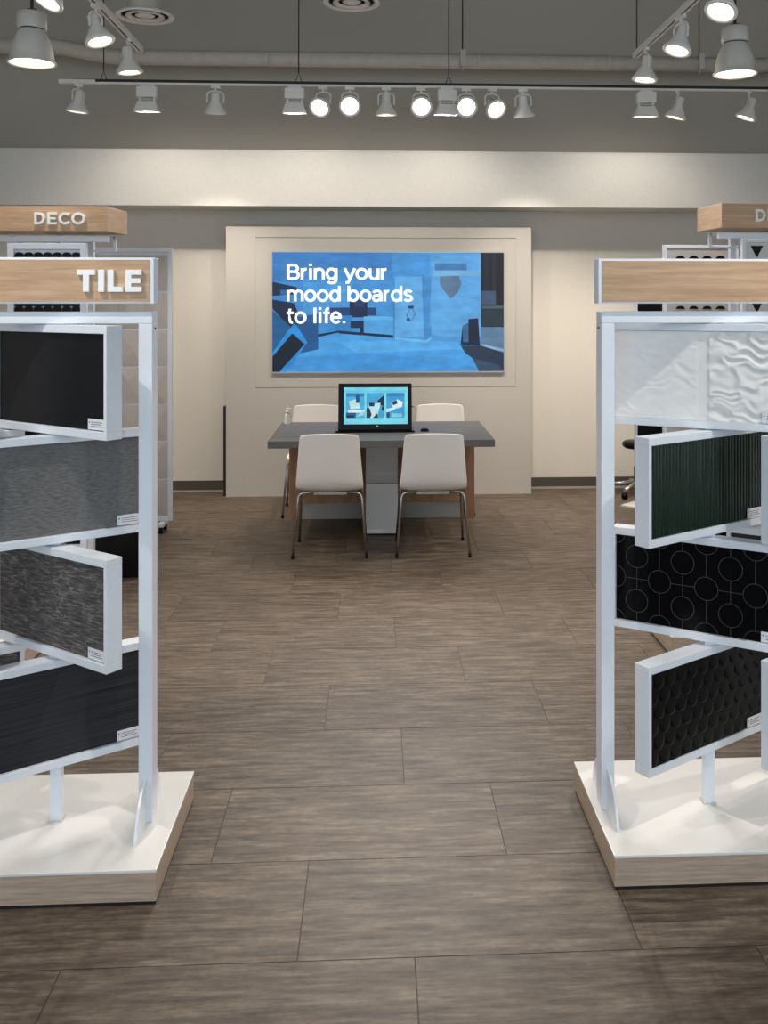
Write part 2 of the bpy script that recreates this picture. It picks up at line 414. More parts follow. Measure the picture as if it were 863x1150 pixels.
GLYPH = {  # advance width, strokes (in cap heights)
 'B': (0.80, [[(0.1, 0), (0.1, 1)], [(0.1, 0.94), (0.40, 0.94)] + A_(0.42, 0.725, 0.215, 90, -90) + [(0.1, 0.51)], [(0.1, 0.51), (0.44, 0.51)] + A_(0.46, 0.285, 0.225, 90, -90) + [(0.1, 0.06)]]),
 'r': (0.46, [[(0.1, 0), (0.1, XH)], [(0.1, 0.42)] + A_(0.34, 0.40, 0.24, 165, 85, 8, 0.28)]),
 'i': (0.30, [[(0.13, 0), (0.13, XH)], [(0.13, 0.88), (0.13, 1.04)]]),
 'n': (0.70, [[(0.1, 0), (0.1, XH)], [(0.1, 0.44)] + A_(0.335, 0.44, 0.235, 180, 0, 14, 0.25) + [(0.57, 0)]]),
 'm': (1.06, [[(0.1, 0), (0.1, XH)], [(0.1, 0.46)] + A_(0.31, 0.46, 0.21, 180, 0, 14, 0.23) + [(0.52, 0)], [(0.52, 0.46)] + A_(0.73, 0.46, 0.21, 180, 0, 14, 0.23) + [(0.94, 0)]]),
 'u': (0.70, [[(0.1, XH), (0.1, 0.30)] + A_(0.335, 0.30, 0.235, 180, 360, 14, 0.25) + [(0.57, XH)], [(0.57, 0), (0.57, XH)]]),
 'o': (0.74, [A_(0.36, 0.37, 0.28, 0, 360, 28, 0.325)]),
 'd': (0.74, [A_(0.34, 0.37, 0.26, 0, 360, 28, 0.325), [(0.61, 0), (0.61, 1.02)]]),
 'b': (0.74, [A_(0.37, 0.37, 0.26, 0, 360, 28, 0.325), [(0.1, 0), (0.1, 1.02)]]),
 'g': (0.74, [A_(0.34, 0.38, 0.26, 0, 360, 28, 0.32), [(0.61, XH), (0.61, 0.0)] + A_(0.35, -0.03, 0.26, 0, -150, 12, 0.20)]),
 'y': (0.66, [[(0.03, XH), (0.32, 0.05)], [(0.61, XH), (0.30, -0.06), (0.22, -0.19), (0.08, -0.20)]]),
 'a': (0.68, [A_(0.31, 0.46, 0.24, 155, 0, 12, 0.245) + [(0.55, 0)], [(0.55, 0.42), (0.30, 0.40)] + A_(0.27, 0.22, 0.19, 95, 330, 14, 0.18) + [(0.55, 0.26)]]),
 's': (0.62, [A_(0.31, 0.545, 0.20, 20, 180, 10, 0.15) + [(0.16, 0.47), (0.31, 0.38), (0.48, 0.30)] + A_(0.30, 0.20, 0.22, 30, -160, 12, 0.15)]),
 't': (0.46, [[(0.21, 0.95), (0.21, 0.16)] + A_(0.33, 0.17, 0.12, 180, 290, 6), [(0.02, 0.68), (0.42, 0.68)]]),
 'l': (0.30, [[(0.13, 0), (0.13, 1.02)]]),
 'f': (0.42, [[(0.20, 0), (0.20, 0.80)] + A_(0.33, 0.83, 0.13, 180, 80, 6), [(0.02, 0.68), (0.40, 0.68)]]),
 'e': (0.70, [[(0.09, 0.38), (0.60, 0.38)] + A_(0.345, 0.37, 0.26, 5, 320, 22, 0.325)]),
 '.': (0.26, [[(0.12, 0), (0.12, 0.15)]]), ' ': (0.34, [])}
def stroke_line(txt, cap, th):
    b = MB(); x = 0; lay = 0
    for c in txt:
        adv, strokes = GLYPH[c]
        for st_ in strokes:
            P = [Vector(((x + p[0]) * cap, p[1] * cap)) for p in st_]; n = len(P); w = th * cap / 2; lay += 1
            closed = (P[0] - P[-1]).length < 1e-5; L_, R_ = [], []
            for k in range(n):
                a = P[k - 1] if k else (P[-2] if closed else P[0]); c_ = P[k + 1] if k < n - 1 else (P[1] if closed else P[-1])
                d0 = (P[k] - a); d1 = (c_ - P[k]); d0 = d0.normalized() if d0.length > 1e-9 else d1.normalized(); d1 = d1.normalized() if d1.length > 1e-9 else d0
                t = (d0 + d1).normalized() if (d0 + d1).length > 1e-6 else d1
                nn = Vector((-t.y, t.x)); m_ = w / max(0.6, nn.dot(Vector((-d1.y, d1.x))))
                L_.append(P[k] + nn * m_); R_.append(P[k] - nn * m_)
            y = -0.00001 * (lay % 5)
            vs = [(p.x, y, p.y) for p in L_] + [(p.x, y, p.y) for p in R_]
            b.add(vs, [(k, k + 1, n + k + 1, n + k) for k in range(n - 1)])
        x += adv
    return b
for txt, bx, by, wpx in (('Bring your', 322, 313.5, 111.5), ('mood boards', 322, 338, 141.5), ('to life.', 322, 362.5, 65.5)):
    b = stroke_line(txt, 0.133, 0.17)
    xs = [v[0] for v in b.v]; k = wpx / 260 * sw / (max(xs) - min(xs)); mn_ = min(xs)
    b.v = [((v[0] - mn_) * k, v[1], v[2]) for v in b.v]
    o = b.build('screen_text', 'screen_text', sc, 0, (sx(bx), -0.0115, sz(by)))

# ------------------------------------------------------------------ table
tb = empty('meeting_table', (0.047, 7.115, 0)); tag(tb, 'grey topped table with wooden end legs and white pedestal', 'table')
MB().box(-0.777, 0.773, -0.515, 0.515, 0.70, 0.75).build('tabletop', 'table_grey', tb, 0.003)
yo = -7.115; xo = -0.047
for a, b_ in ((-0.668, -0.585), (0.693, 0.776)):
    MB().box(a + xo, b_ + xo, 7.55 + yo, 7.61 + yo, 0, 0.70).build('leg', 'walnut', tb, 0.002)
MB().box(-0.585 + xo, 0.693 + xo, 7.565 + yo, 7.60 + yo, 0.125, 0.70).build('modesty_panel', 'walnut', tb)
MB().box(-0.585 + xo, 0.693 + xo, 7.58 + yo, 7.60 + yo, 0.0, 0.125).build('kick_strip', 'kick_grey', tb)
pe = MB().box(-0.069 + xo, 0.163 + xo, 7.03 + yo, 7.34 + yo, 0.012, 0.375).build('pedestal', 'pedestal_white', tb, 0.002)
MB().box(-0.069 + xo, 0.163 + xo, 7.034 + yo, 7.34 + yo, 0.378, 0.70).build('pedestal_upper', 'pedestal_shaded', tb, 0.002)
MB().box(-0.06 + xo, 0.154 + xo, 7.04 + yo, 7.33 + yo, 0, 0.012).build('foot_plate', 'dark_gap', tb)

# ------------------------------------------------------------------ chairs
def make_chair():
    root = empty('side_chair')
    prof = [(0.215, 0.425, 0.400), (0.205, 0.446, 0.418), (0.17, 0.453, 0.43), (0.08, 0.447, 0.44), (-0.04, 0.438, 0.445), (-0.13, 0.438, 0.445),
            (-0.185, 0.452, 0.445), (-0.215, 0.49, 0.445), (-0.228, 0.55, 0.437), (-0.238, 0.64, 0.42), (-0.246, 0.74, 0.404), (-0.251, 0.80, 0.394), (-0.253, 0.822, 0.386), (-0.2535, 0.834, 0.366)]
    nu = 10; b = MB(); vs = []; fs = []
    for i, (y, z, w) in enumerate(prof):
        up = max(0, min(1, (z - 0.45) / 0.1))
        for k in range(nu + 1):
            u = 2 * k / nu - 1; x = u * w / 2
            cur = 0.016 * u * u
            vs.append((x, y + cur * up * 1.3, z + cur * (1 - up) * 0.8 - (0.010 * u * u if i >= 12 else 0)))
    for i in range(len(prof) - 1):
        for k in range(nu): fs.append((i * (nu + 1) + k, i * (nu + 1) + k + 1, (i + 1) * (nu + 1) + k + 1, (i + 1) * (nu + 1) + k))
    b.add(vs, fs, 0, True)
    sh_ = b.build('seat_shell', 'chair_white', root)
    s_ = sh_.modifiers.new('solid', 'SOLIDIFY'); s_.thickness = 0.014; s_.offset = 0
    ss = sh_.modifiers.new('sub', 'SUBSURF'); ss.levels = 2; ss.render_levels = 2
    for sgn in (-1, 1):
        for fy, sy, fx in ((-0.175, -0.12, 0.243), (0.275, 0.13, 0.235)):
            pts = [(sgn * 0.10, sy, 0.425), (sgn * 0.17, sy + (fy - sy) * 0.05, 0.425)]
            for a in range(1, 6):
                t = a / 5 * PI / 2
                pts.append((sgn * (0.17 + 0.042 * math.sin(t)), sy + (fy - sy) * (0.05 + 0.1 * a / 5), 0.425 - 0.045 * (1 - math.cos(t))))
            pts.append((sgn * fx, fy, 0.012))
            lg = MB().tube(pts, 0.0095, 10).build('leg', 'chrome', root)
            MB().lathe([(0.011, 0), (0.012, 0.004), (0.011, 0.02)], 10, org=(sgn * fx, fy, 0)).build('glide', 'black_plastic', lg)
    MB().box(-0.11, 0.11, -0.135, -0.105, 0.412, 0.432).box(-0.11, 0.11, 0.115, 0.145, 0.412, 0.432).box(-0.02, 0.02, -0.12, 0.13, 0.412, 0.432).build('under_frame', 'chrome', root)
    return root
ch = make_chair()
spots = [((-0.301, 6.592), 0, 'white shell chair with chrome legs at the table front, left of the pedestal'),
         ((0.385, 6.58), 0, 'white shell chair with chrome legs at the table front, right of the pedestal'),
         ((-0.49, 7.90), 180, 'white shell chair behind the table, left of the black monitor'),
         ((0.545, 7.90), 180, 'white shell chair behind the table, right of the black monitor')]
for i, ((x, y), a, lb) in enumerate(spots):
    o = ch if i == 0 else copy_tree(ch)
    o.location = (x, y, 0); o.rotation_euler = (0, 0, R(a)); tag(o, lb, 'chair', 'white chairs around the table')

# ------------------------------------------------------------------ things on the table
mo = empty('desktop_monitor', (-0.001, 7.02, 0.75)); tag(mo, 'black touchscreen monitor with bright cyan picture on the table', 'monitor')
T = Matrix.Rotation(R(-8), 4, 'X')
def tilt(o): o.rotation_euler = (R(-8), 0, 0); o.location = (0, 0, 0.012); return o
tilt(MB().box(-0.267, 0.267, 0.0, 0.035, 0.0, 0.34).build('monitor_housing', 'bezel', mo, 0.006))
def mx(p): return (p - 421.8) / 83.0 * 0.534
def mz(p): return (487 - p) / 55.0 * 0.352 - 0.012
mpic = [((120, 218, 240), rect(386.5, 436.5, 458.5, 478)), ((96, 204, 232), rect(388, 440, 457, 443)), ((70, 176, 218), rect(389, 443, 409.5, 471)), ((40, 130, 190), rect(389, 443, 409.5, 447)),
        ((196, 234, 240), [(392, 452), (402, 449), (405, 460), (394, 461)]), ((18, 74, 128), rect(400, 445, 404, 454)), ((214, 240, 244), rect(391, 462, 409.5, 465)),
        ((26, 84, 136), rect(389, 465, 400, 471)), ((10, 34, 60), rect(389, 468, 398, 471)), ((150, 214, 234), [(400, 470), (408, 463), (409, 468)]),
        ((64, 166, 212), rect(412, 443, 432, 471)), ((14, 42, 74), rect(412, 460, 419, 471)), ((10, 30, 56), [(424, 452), (432, 445), (432, 458), (426, 456)]), ((190, 230, 240), [(414, 456), (428, 454), (424, 470), (418, 468)]),
        ((12, 36, 66), rect(415, 454, 421, 458)), ((16, 50, 84), rect(429, 458, 432, 463)), ((220, 242, 246), [(416, 471), (420, 463), (423, 471)]), ((12, 34, 60), [(419, 471), (424, 466), (425, 471)]),
        ((54, 158, 210), rect(434.5, 443, 455, 471)), ((36, 132, 192), rect(434.5, 443, 455, 447)), ((212, 238, 242), [(440, 455), (447, 450), (453, 453), (452, 459), (443, 461)]), ((14, 40, 72), [(441, 454), (446, 451), (447, 455), (442, 457)]),
        ((200, 234, 240), [(434.5, 461), (444, 459), (444, 462), (434.5, 465)]), ((20, 64, 110), rect(434.5, 465, 438, 471)), ((130, 206, 230), rect(440, 466, 452, 470))]
tilt(flat_picture('monitor_picture', mpic, mo, mx, mz, -0.0006, 0.0001))
tilt(MB().prism(arc(mx(424), mz(480.3), 0.008, 0.006, 0, 360, 15)[:-1], 'y', -0.0015, 0.0).build('round_badge', 'aluminium', mo))
MB().box(-0.285, 0.285, -0.03, 0.15, 0.0, 0.014).box(-0.10, 0.10, 0.03, 0.10, 0.014, 0.16).build('monitor_stand', 'bezel', mo, 0.003)
tilt(MB().tube([(0.268, 0.018, 0.17), (0.285, 0.01, 0.172), (0.30, 0.0, 0.158)], 0.004, 6).build('stylus', 'aluminium', mo))
bo = empty('sanitizer_bottle', (-0.68, 7.53, 0.75)); tag(bo, 'small clear pump bottle on the far left corner of the table', 'bottle')
MB().lathe([(0.0, 0), (0.024, 0.0), (0.026, 0.006), (0.026, 0.06), (0.022, 0.075), (0.011, 0.084), (0.011, 0.09)], 16).build('bottle_body', 'clear_plastic', bo)
MB().lathe([(0.013, 0.088), (0.013, 0.1), (0.005, 0.102), (0.005, 0.114), (0.01, 0.116), (0.01, 0.122)], 12).box(0, 0.03, -0.004, 0.004, 0.115, 0.122).build('pump_cap', 'lamp_white', bo)
pk = MB().prism([(-0.03, 0), (0.03, 0), (0.028, 0.014), (0.015, 0.02), (-0.015, 0.02), (-0.028, 0.014)], 'y', -0.02, 0.02).build('card_reader', 'black_plastic', None, 0.003, (0.36, 7.06, 0.75))
tag(pk, 'small black device on the tabletop right of the monitor', 'device')

# ------------------------------------------------------------------ swing panel tile stands
def stand(name, label, xi, sgn, letters, dp, dh):
    """xi = inner platform edge, sgn = direction in which the stand runs away from the aisle"""
    root = empty(name, (xi, 3.045, 0)); tag(root, label, 'display stand', 'white swing panel stands flanking the aisle')
    Lx = lambda d: sgn * d
    def bx(mb, d0, d1, *r, mi=0): a, c = sorted((Lx(d0), Lx(d1))); return mb.box(a, c, *r, mi)
    pl = bx(MB(), 0.003, 1.187, -0.282, 0.282, 0.0, 0.010).build('platform_plinth', 'dark_gap', root)
    bx(MB(), 0.0, 1.19, -0.285, 0.285, 0.010, 0.091).build('platform_skirt', 'oak_grey', root, 0.001)
    bx(MB(), -0.001, 1.191, -0.286, 0.286, 0.091, 0.100).build('platform_top', 'white_top', root, 0.0015)
    for d in (dp, 1.135):
        po = bx(MB(), d - 0.021, d + 0.021, -0.035, 0.035, 0.10, 1.630).build('post', 'white_metal', root, 0.002)
        for fy, s2 in (('f', -1), ('b', 1)):
            pts = [(s2 * 0.030, 0.10), (s2 * 0.165, 0.10), (s2 * 0.165, 0.115), (s2 * 0.150, 0.150), (s2 * 0.120, 0.190), (s2 * 0.085, 0.217), (s2 * 0.050, 0.230), (s2 * 0.030, 0.232)]
            MB().prism(pts, 'x', Lx(d) - 0.004, Lx(d) + 0.004).build('gusset', 'white_metal', po, 0.001)
        MB().lathe([(0.004, 0), (0.004, 0.003)], 10).build('screw', 'rod_dark', po, 0, (Lx(d) - sgn * 0.021, 0.0, 1.615), (0, -sgn * PI / 2, 0))
    bx(MB(), dp - 0.021, 1.156, -0.035, 0.035, 1.630, 1.667).build('top_bar', 'white_metal', root, 0.002)
    hd = bx(MB(), dh, 1.19, -0.056, 0.004, 1.692, 1.832).build('header_box', 'white_metal', root, 0.001)
    bx(MB(), dh + 0.012, 1.178, -0.0585, -0.050, 1.698, 1.825).build('header_face', 'oak', hd)
    for d in (0.95, 1.10): bx(MB(), d - 0.02, d + 0.02, -0.04, 0.0, 1.664, 1.694).build('header_bracket', 'white_metal', root)
    if letters:
        for poly in letters: MB().prism([(x - xi, z) for x, z in poly], 'y', -0.070, -0.0582).build('letter', 'white_letter', hd, 0.0008)
    return root
def tile_letters():
    s = 0.0178; z0, z1 = 1.7275, 1.7945; zm = (z0 + z1) / 2
    def b(x0, x1, a, c): return [(x0, a), (x1, a), (x1, c), (x0, c)]
    T = [(-0.902, z1), (-0.902, z1 - 0.016), (-0.8835, z1 - 0.016), (-0.8835, z0), (-0.8655, z0), (-0.8655, z1 - 0.016), (-0.847, z1 - 0.016), (-0.847, z1)]
    I = b(-0.8385, -0.8205, z0, z1)
    L = [(-0.810, z1), (-0.810, z0), (-0.765, z0), (-0.765, z0 + 0.016), (-0.792, z0 + 0.016), (-0.792, z1)]
    Ee = [(-0.757, z1), (-0.757, z0), (-0.708, z0), (-0.708, z0 + 0.0155), (-0.739, z0 + 0.0155), (-0.739, zm - 0.0075), (-0.711, zm - 0.0075), (-0.711, zm + 0.0075), (-0.739, zm + 0.0075), (-0.739, z1 - 0.0155), (-0.708, z1 - 0.0155), (-0.708, z1)]
    return [T, I, L, Ee]

ROWS = [(1.295, 1.628), (0.96, 1.29), (0.62, 0.95), (0.275, 0.605)]
def grid_relief(w, h, nx, nz, fn, mat, name, parent, y):
    b = MB(); vs = []; fs = []
    for j in range(nz + 1):
        for i in range(nx + 1):
            x = -w / 2 + w * i / nx; z = -h / 2 + h * j / nz; vs.append((x, y - fn(x, z), z))
    for j in range(nz):
        for i in range(nx): a = j * (nx + 1) + i; fs.append((a, a + 1, a + nx + 2, a + nx + 1))
    b.add(vs, fs, 0, True)
    b.box(-w / 2, w / 2, y + 0.001, y + 0.012, -h / 2, h / 2)
    return b.build(name, mat, parent)
from mathutils import noise as mn
def f_wave(x, z):
    v = mn.noise((x * 13 + 0.8 * mn.noise((x * 20, z * 20, 3)), z * 38 + 1.6 * mn.noise((x * 15, z * 12, 8)), 1.3))
    s = 1.0 if x > 0.004 else (0.22 if x < -0.03 else 0.0)
    return 0.0035 + s * 0.0042 * (1 - abs(v) * 2.2)
def f_rib(x, z): return 0.002 + 0.0045 * abs(math.sin(PI * x / 0.0155)) ** 0.6
def f_scale(x, z):
    best = 0
    for r in range(-1, 3):
        j = math.floor(z / 0.046) - r
        for k in (0, 1):
            cx = (math.floor(x / 0.052) + k + (0.5 if j % 2 else 0)) * 0.052
            for cx in (cx - 0.02, cx + 0.02) if False else (cx,):
                dz = z - j * 0.046; dx = (x - cx) / 0.0275
                if abs(dx) < 1 and 0 <= dz < 0.125:
                    edge = 0.046 * (1 - math.sqrt(max(0, 1 - dx * dx)))
                    if dz > edge: best = max(best, 0.011 * (1 - (dz - edge) / 0.12) * (1 - 0.35 * dx * dx))
    return 0.001 + best
def f_flat(x, z): return 0.0
def panel(root, xw, yw, phi, w, row, tile, side, card=True):
    z0, z1 = ROWS[row]; h = z1 - z0; t = 0.056
    p = empty('swing_panel', (xw - root.location.x, yw - root.location.y, (z0 + z1) / 2), (0, 0, R(phi)), root)
    b = MB(); e = 0.013; ev = 0.024
    b.box(-w, w, -t / 2, t / 2, h / 2 - ev, h / 2); b.box(-w, w, -t / 2, t / 2, -h / 2, -h / 2 + ev)
    b.box(-w, -w + e, -t / 2, t / 2, -h / 2 + ev, h / 2 - ev); b.box(w - e, w, -t / 2, t / 2, -h / 2 + ev, h / 2 - ev)
    b.box(-w + e, w - e, 0.006, t / 2 - 0.004, -h / 2 + ev, h / 2 - ev)
    b.build('panel_frame', 'white_metal', p, 0.0015)
    tw, th = 2 * (w - e) - 0.002, h - 2 * ev - 0.002
    yt = -t / 2 + 0.012
    if tile == 'ivory': o = grid_relief(tw, th, 150, 80, f_wave, 'tile_ivory', 'tile_face', p, yt); o['label'] = 'ivory tile with raised wavy ridges'
    elif tile == 'green':
        o = grid_relief(tw, th, 37 * 8, 1, f_rib, 'tile_green', 'tile_face', p, yt); o['label'] = 'dark green glossy fluted tile'
    elif tile == 'circles':
        o = grid_relief(tw, th, 1, 1, f_flat, 'tile_black_gloss', 'tile_face', p, yt); o['label'] = 'black tile inlaid with thin circles and lines'
        c = MB(); r, lw = 0.037, 0.0011; px, pz = 0.0755, 0.073; y1 = yt - 0.0004
        def seg(xa, za, xb, zb):
            xa, xb = max(-tw / 2, min(tw / 2, xa)), max(-tw / 2, min(tw / 2, xb)); za, zb = max(-th / 2, min(th / 2, za)), max(-th / 2, min(th / 2, zb))
            d = Vector((xb - xa, zb - za)); 
            if d.length < 1e-5: return
            n = Vector((-d.y, d.x)).normalized() * lw
            c.add([(xa + n.x, y1, za + n.y), (xb + n.x, y1, zb + n.y), (xb - n.x, y1, zb - n.y), (xa - n.x, y1, za - n.y)], [(0, 1, 2, 3)])
        for i in range(-4, 5):
            for j in range(-3, 4):
                if (i + j) % 2: continue
                cx, cz = i * px, j * pz
                pts = arc(cx, cz, r, r, 0, 360, 28)
                for q in range(28):
                    (xa, za), (xb, zb) = pts[q], pts[q + 1]
                    if max(abs(xa), abs(xb)) > tw / 2 or max(abs(za), abs(zb)) > th / 2: continue
                    seg(xa, za, xb, zb)
                seg(cx, cz + r, cx, cz + 2 * pz - r)
                if j == 0: seg(cx + r, cz, cx + 2 * px - r, cz)
        o2 = c.build('inlay_lines', 'inlay_grey', p); o2['kind'] = 'stuff'
    elif tile == 'scales': o = grid_relief(tw, th, 170, 90, f_scale, 'tile_black_scale', 'tile_face', p, yt); o['label'] = 'black tile with raised fish scale relief'
    else:
        o = grid_relief(tw, th, 1, 1, f_flat, {'linen': 'tile_linen', 'grey': 'tile_grey_wave', 'slate': 'tile_slate', 'charcoal': 'tile_charcoal'}[tile], 'tile_face', p, yt)
        o['label'] = {'linen': 'flat near-black tile', 'grey': 'mid grey tile with fine wavy texture', 'slate': 'dark split-face stone tile with pale veins', 'charcoal': 'charcoal tile with faint horizontal lines'}[tile]
    if card:
        yk = yt - (0.011 if tile in ('ivory', 'scales', 'green') else 0.002)
        k = MB(); cx, cz = tw / 2 - (0.041 if side < 0 else 0.088), -th / 2 + 0.018
        k.box(cx - 0.040, cx + 0.040, yk - 0.0015, yk, cz - 0.016, cz + 0.016, 0)
        for n_, (a, l_) in enumerate(((0.006, 0.050), (0.0, 0.044), (-0.006, 0.052))): k.box(cx - 0.026, cx - 0.026 + l_, yk - 0.0018, yk - 0.0014, cz + a - 0.0010, cz + a + 0.0010, 1)
        k.box(cx - 0.0355, cx - 0.0315, yk - 0.0018, yk - 0.0014, cz + 0.003, cz + 0.008, 1)
        k.build('label_card', ['card_white', 'card_ink'], p)
    return p
LS = stand('tile_stand', 'white stand with dark sample panels under a TILE header', -0.617, -1, tile_letters(), 0.088, 0.058)
RS = stand('tile_stand', 'white stand with ivory, green and black panels and blank wood header', 0.690, 1, None, 0.041, 0.006)
for x, rt in ((-0.983, LS), (-1.37, LS), (1.064, RS), (1.445, RS)):
    cx = x - rt.location.x
    MB().box(cx - 0.016, cx + 0.016, -0.016, 0.016, 0.10, 0.28).build('pivot_pole', 'white_metal', rt)
    MB().box(cx - 0.021, cx + 0.021, -0.021, 0.021, 0.1, 0.105).build('pole_foot', 'lamp_grey', rt)
    for z0, z1 in ((0.603, 0.622), (0.948, 0.962), (1.288, 1.297), (1.626, 1.632)):
        MB().box(cx - 0.016, cx + 0.016, -0.016, 0.016, z0, z1).build('pivot_spacer', 'white_metal', rt)
for row, (tile, phi) in enumerate((('linen', -37), ('grey', 33), ('slate', -37), ('charcoal', 34))):
    panel(LS, -0.983, 3.03, phi, 0.28, row, tile, -1)
    panel(LS, -1.37, 3.03, phi, 0.28, row, ('charcoal', 'linen', 'grey', 'slate')[row], -1)
for row, (tile, phi) in enumerate((('ivory', -28), ('green', 33), ('circles', -33), ('scales', 33))):
    panel(RS, 1.060, 3.04, phi, 0.31, row, tile, 1)
    panel(RS, 1.45, 3.04, phi, 0.31, row, ('linen', 'grey', 'charcoal', 'slate')[row], 1)

# ------------------------------------------------------------------ far display units with DECO signs
def band(outer, inner): return outer, inner
def ring_letter(outer, inner, closed):
    """strip between two equal-length loops, extruded along y"""
    b = MB(); n = len(outer); y0, y1 = -0.012, 0.0
    for y in (y0, y1): b.v += [(x, y, z) for x, z in outer] + [(x, y, z) for x, z in inner]
    m = n if closed else n - 1
    def F(*t): b.f.append(t); b.mi.append(0); b.sm.append(False)
    for i in range(m):
        j = (i + 1) % n
        F(i, j, n + j, n + i); F(2 * n + i, 3 * n + i, 3 * n + j, 2 * n + j)
        F(i, 2 * n + i, 2 * n + j, j); F(n + i, n + j, 3 * n + j, 3 * n + i)
    if not closed:
        for i in (0, n - 1): F(i, n + i, 3 * n + i, 2 * n + i)
    return b
def deco_letters(parent, x0, y, z0, h=0.068):
    s = 0.0135; r = h / 2
    def out(mb, x): mb.build('letter', 'white_letter', parent, 0, (x, y, z0))
    # D
    o = [(0, 0), (0.024, 0)] + arc(0.024, r, r * 0.98, r, -90, 90, 14)[1:-1] + [(0.024, h), (0, h)]
    i = [(s, s), (0.024, s)] + arc(0.024, r, r * 0.98 - s, r - s, -90, 90, 14)[1:-1] + [(0.024, h - s), (s, h - s)]
    out(ring_letter(o, i, True), x0)
    zm = h / 2
    out(MB().prism([(0, 0), (0.050, 0), (0.050, 0.0125), (s, 0.0125), (s, zm - 0.006), (0.046, zm - 0.006), (0.046, zm + 0.006), (s, zm + 0.006), (s, h - 0.0125), (0.050, h - 0.0125), (0.050, h), (0, h)], 'y', -0.012, 0), x0 + 0.072)
    out(ring_letter(arc(0.034, r, 0.035, r, 42, 318, 26), arc(0.034, r, 0.035 - s, r - s, 42, 318, 26), False), x0 + 0.134)
    out(ring_letter(arc(0.036, r, 0.037, r, 0, 360, 32)[:-1], arc(0.036, r, 0.037 - s, r - s, 0, 360, 32)[:-1], True), x0 + 0.205)
def deco_unit(label, xs, sgn, ys, xp, text_x, zz):
    """xs = aisle end of the sign, ys = its front, xp = aisle edge of the platform"""
    root = empty('deco_unit', (xs, ys, 0)); tag(root, label, 'display unit', 'wood topped DECO display units')
    def L(d0, d1): a, c = sorted((sgn * d0, sgn * d1)); return a, c
    dp = (xp - xs) * sgn
    a, c = L(dp, dp + 1.5); y0, y1 = 4.55 - ys, 5.92 - ys
    MB().box(a + 0.004, c - 0.004, y0 + 0.004, y1 - 0.004, 0, 0.01).build('platform_plinth', 'dark_gap', root)
    MB().box(a, c, y0, y1, 0.01, 0.091).build('platform_skirt', 'oak_grey', root)
    MB().box(a - 0.001, c + 0.001, y0 - 0.001, y1 + 0.001, 0.091, 0.10).build('platform_top', 'white_top', root)
    # sign box with mitred aisle corner
    w = 1.5
    pts = [(0, 0), (sgn * w, 0), (sgn * w, 0.33), (-sgn * 0.03, 0.33)]
    sg = MB().prism(pts, 'z', zz, zz + 0.138).build('header_box', 'oak', root, 0.001)
    deco_letters(sg, text_x - xs, 0.0, zz + 0.035)
    # white carrying frame under the sign
    for d in (0.17, 0.36, 0.62, 1.2):
        a, c = L(d - 0.018, d + 0.018); MB().box(a, c, 0.275, 0.31, 0.10, zz).build('upright', 'white_metal', root)
    a, c = L(0.02, 1.45); MB().box(a, c, 0.10, 0.13, zz - 0.055, zz - 0.022).build('rail', 'white_metal', root)
    a, c = L(0.02, 0.42)
    br = MB().box(a, c, 0.24, 0.262, zz - 0.03, zz - 0.012)
    for d in (0.02, 0.20, 0.42): p, q = L(d - 0.008, d + 0.008); br.box(p, q, 0.24, 0.262, zz - 0.10, zz - 0.012)
    br.box(a, c, 0.24, 0.262, zz - 0.105, zz - 0.095)
    br.build('hanger_loop', 'white_metal', root)
    return root
deco_unit('wood topped display unit with a DECO sign behind the TILE stand', -1.501, -1, 5.5, -1.613, -1.896, 2.091)
deco_unit('wood topped display unit with a DECO sign behind the blank header', 1.965, 1, 5.4, 1.41, 2.158, 2.117)

def board_frame(root, w, z0, z1, e, d=0.035):
    b = MB(); b.box(0, e, 0, d, z0, z1); b.box(w - e, w, 0, d, z0, z1); b.box(e, w - e, 0, d, z1 - e, z1); b.box(e, w - e, 0, d, z0, z0 + e)
    b.box(e, w - e, 0.02, d, z0 + e, z1 - e)
    return b.build('board_frame', 'white_metal', root, 0.0015)
# left: tall board of faceted tiles on feet
bd = empty('sample_board', (-2.093, 7.2, 0)); tag(bd, 'tall pale board of faceted relief tiles behind the TILE stand', 'sample board')
board_frame(bd, 0.598, 0.084, 2.09, 0.03)
def facet(kind):
    w, h = 0.176, 0.262
    b = MB(); px, pz = ((0.62, 0.40), (0.36, 0.62), (0.5, 0.3))[kind]
    vs = [(0, 0, 0), (w, 0, 0), (w, 0, h), (0, 0, h), (w * px, -0.02, h * pz), (0, -0.006, 0), (w, -0.006, 0), (w, -0.006, h), (0, -0.006, h)]
    b.add(vs, [(5, 6, 4), (6, 7, 4), (7, 8, 4), (8, 5, 4), (0, 1, 6, 5), (1, 2, 7, 6), (2, 3, 8, 7), (3, 0, 5, 8)])
    return b.mesh('facet_tile', 'tile_taupe')
fm = [facet(k) for k in range(3)]
for j in range(7):
    for i in range(3): link('facet_tile', fm[(i + j * 2) % 3], bd, 0, (0.033 + i * 0.1785, 0.02, 0.122 + j * 0.2755))
for x in (0.05, 0.53):
    MB().box(x - 0.02, x + 0.02, -0.06, 0.11, 0.05, 0.075).box(x - 0.012, x + 0.012, 0.0, 0.03, 0.07, 0.09).build('foot', 'white_metal', bd)
    for y in (-0.045, 0.095): MB().lathe([(0.0, -0.012), (0.024, -0.012), (0.025, 0.0), (0.024, 0.012), (0, 0.012)], 12).build('caster', 'black_plastic', bd, 0, (x, y, 0.0252), (0, PI / 2, 0))
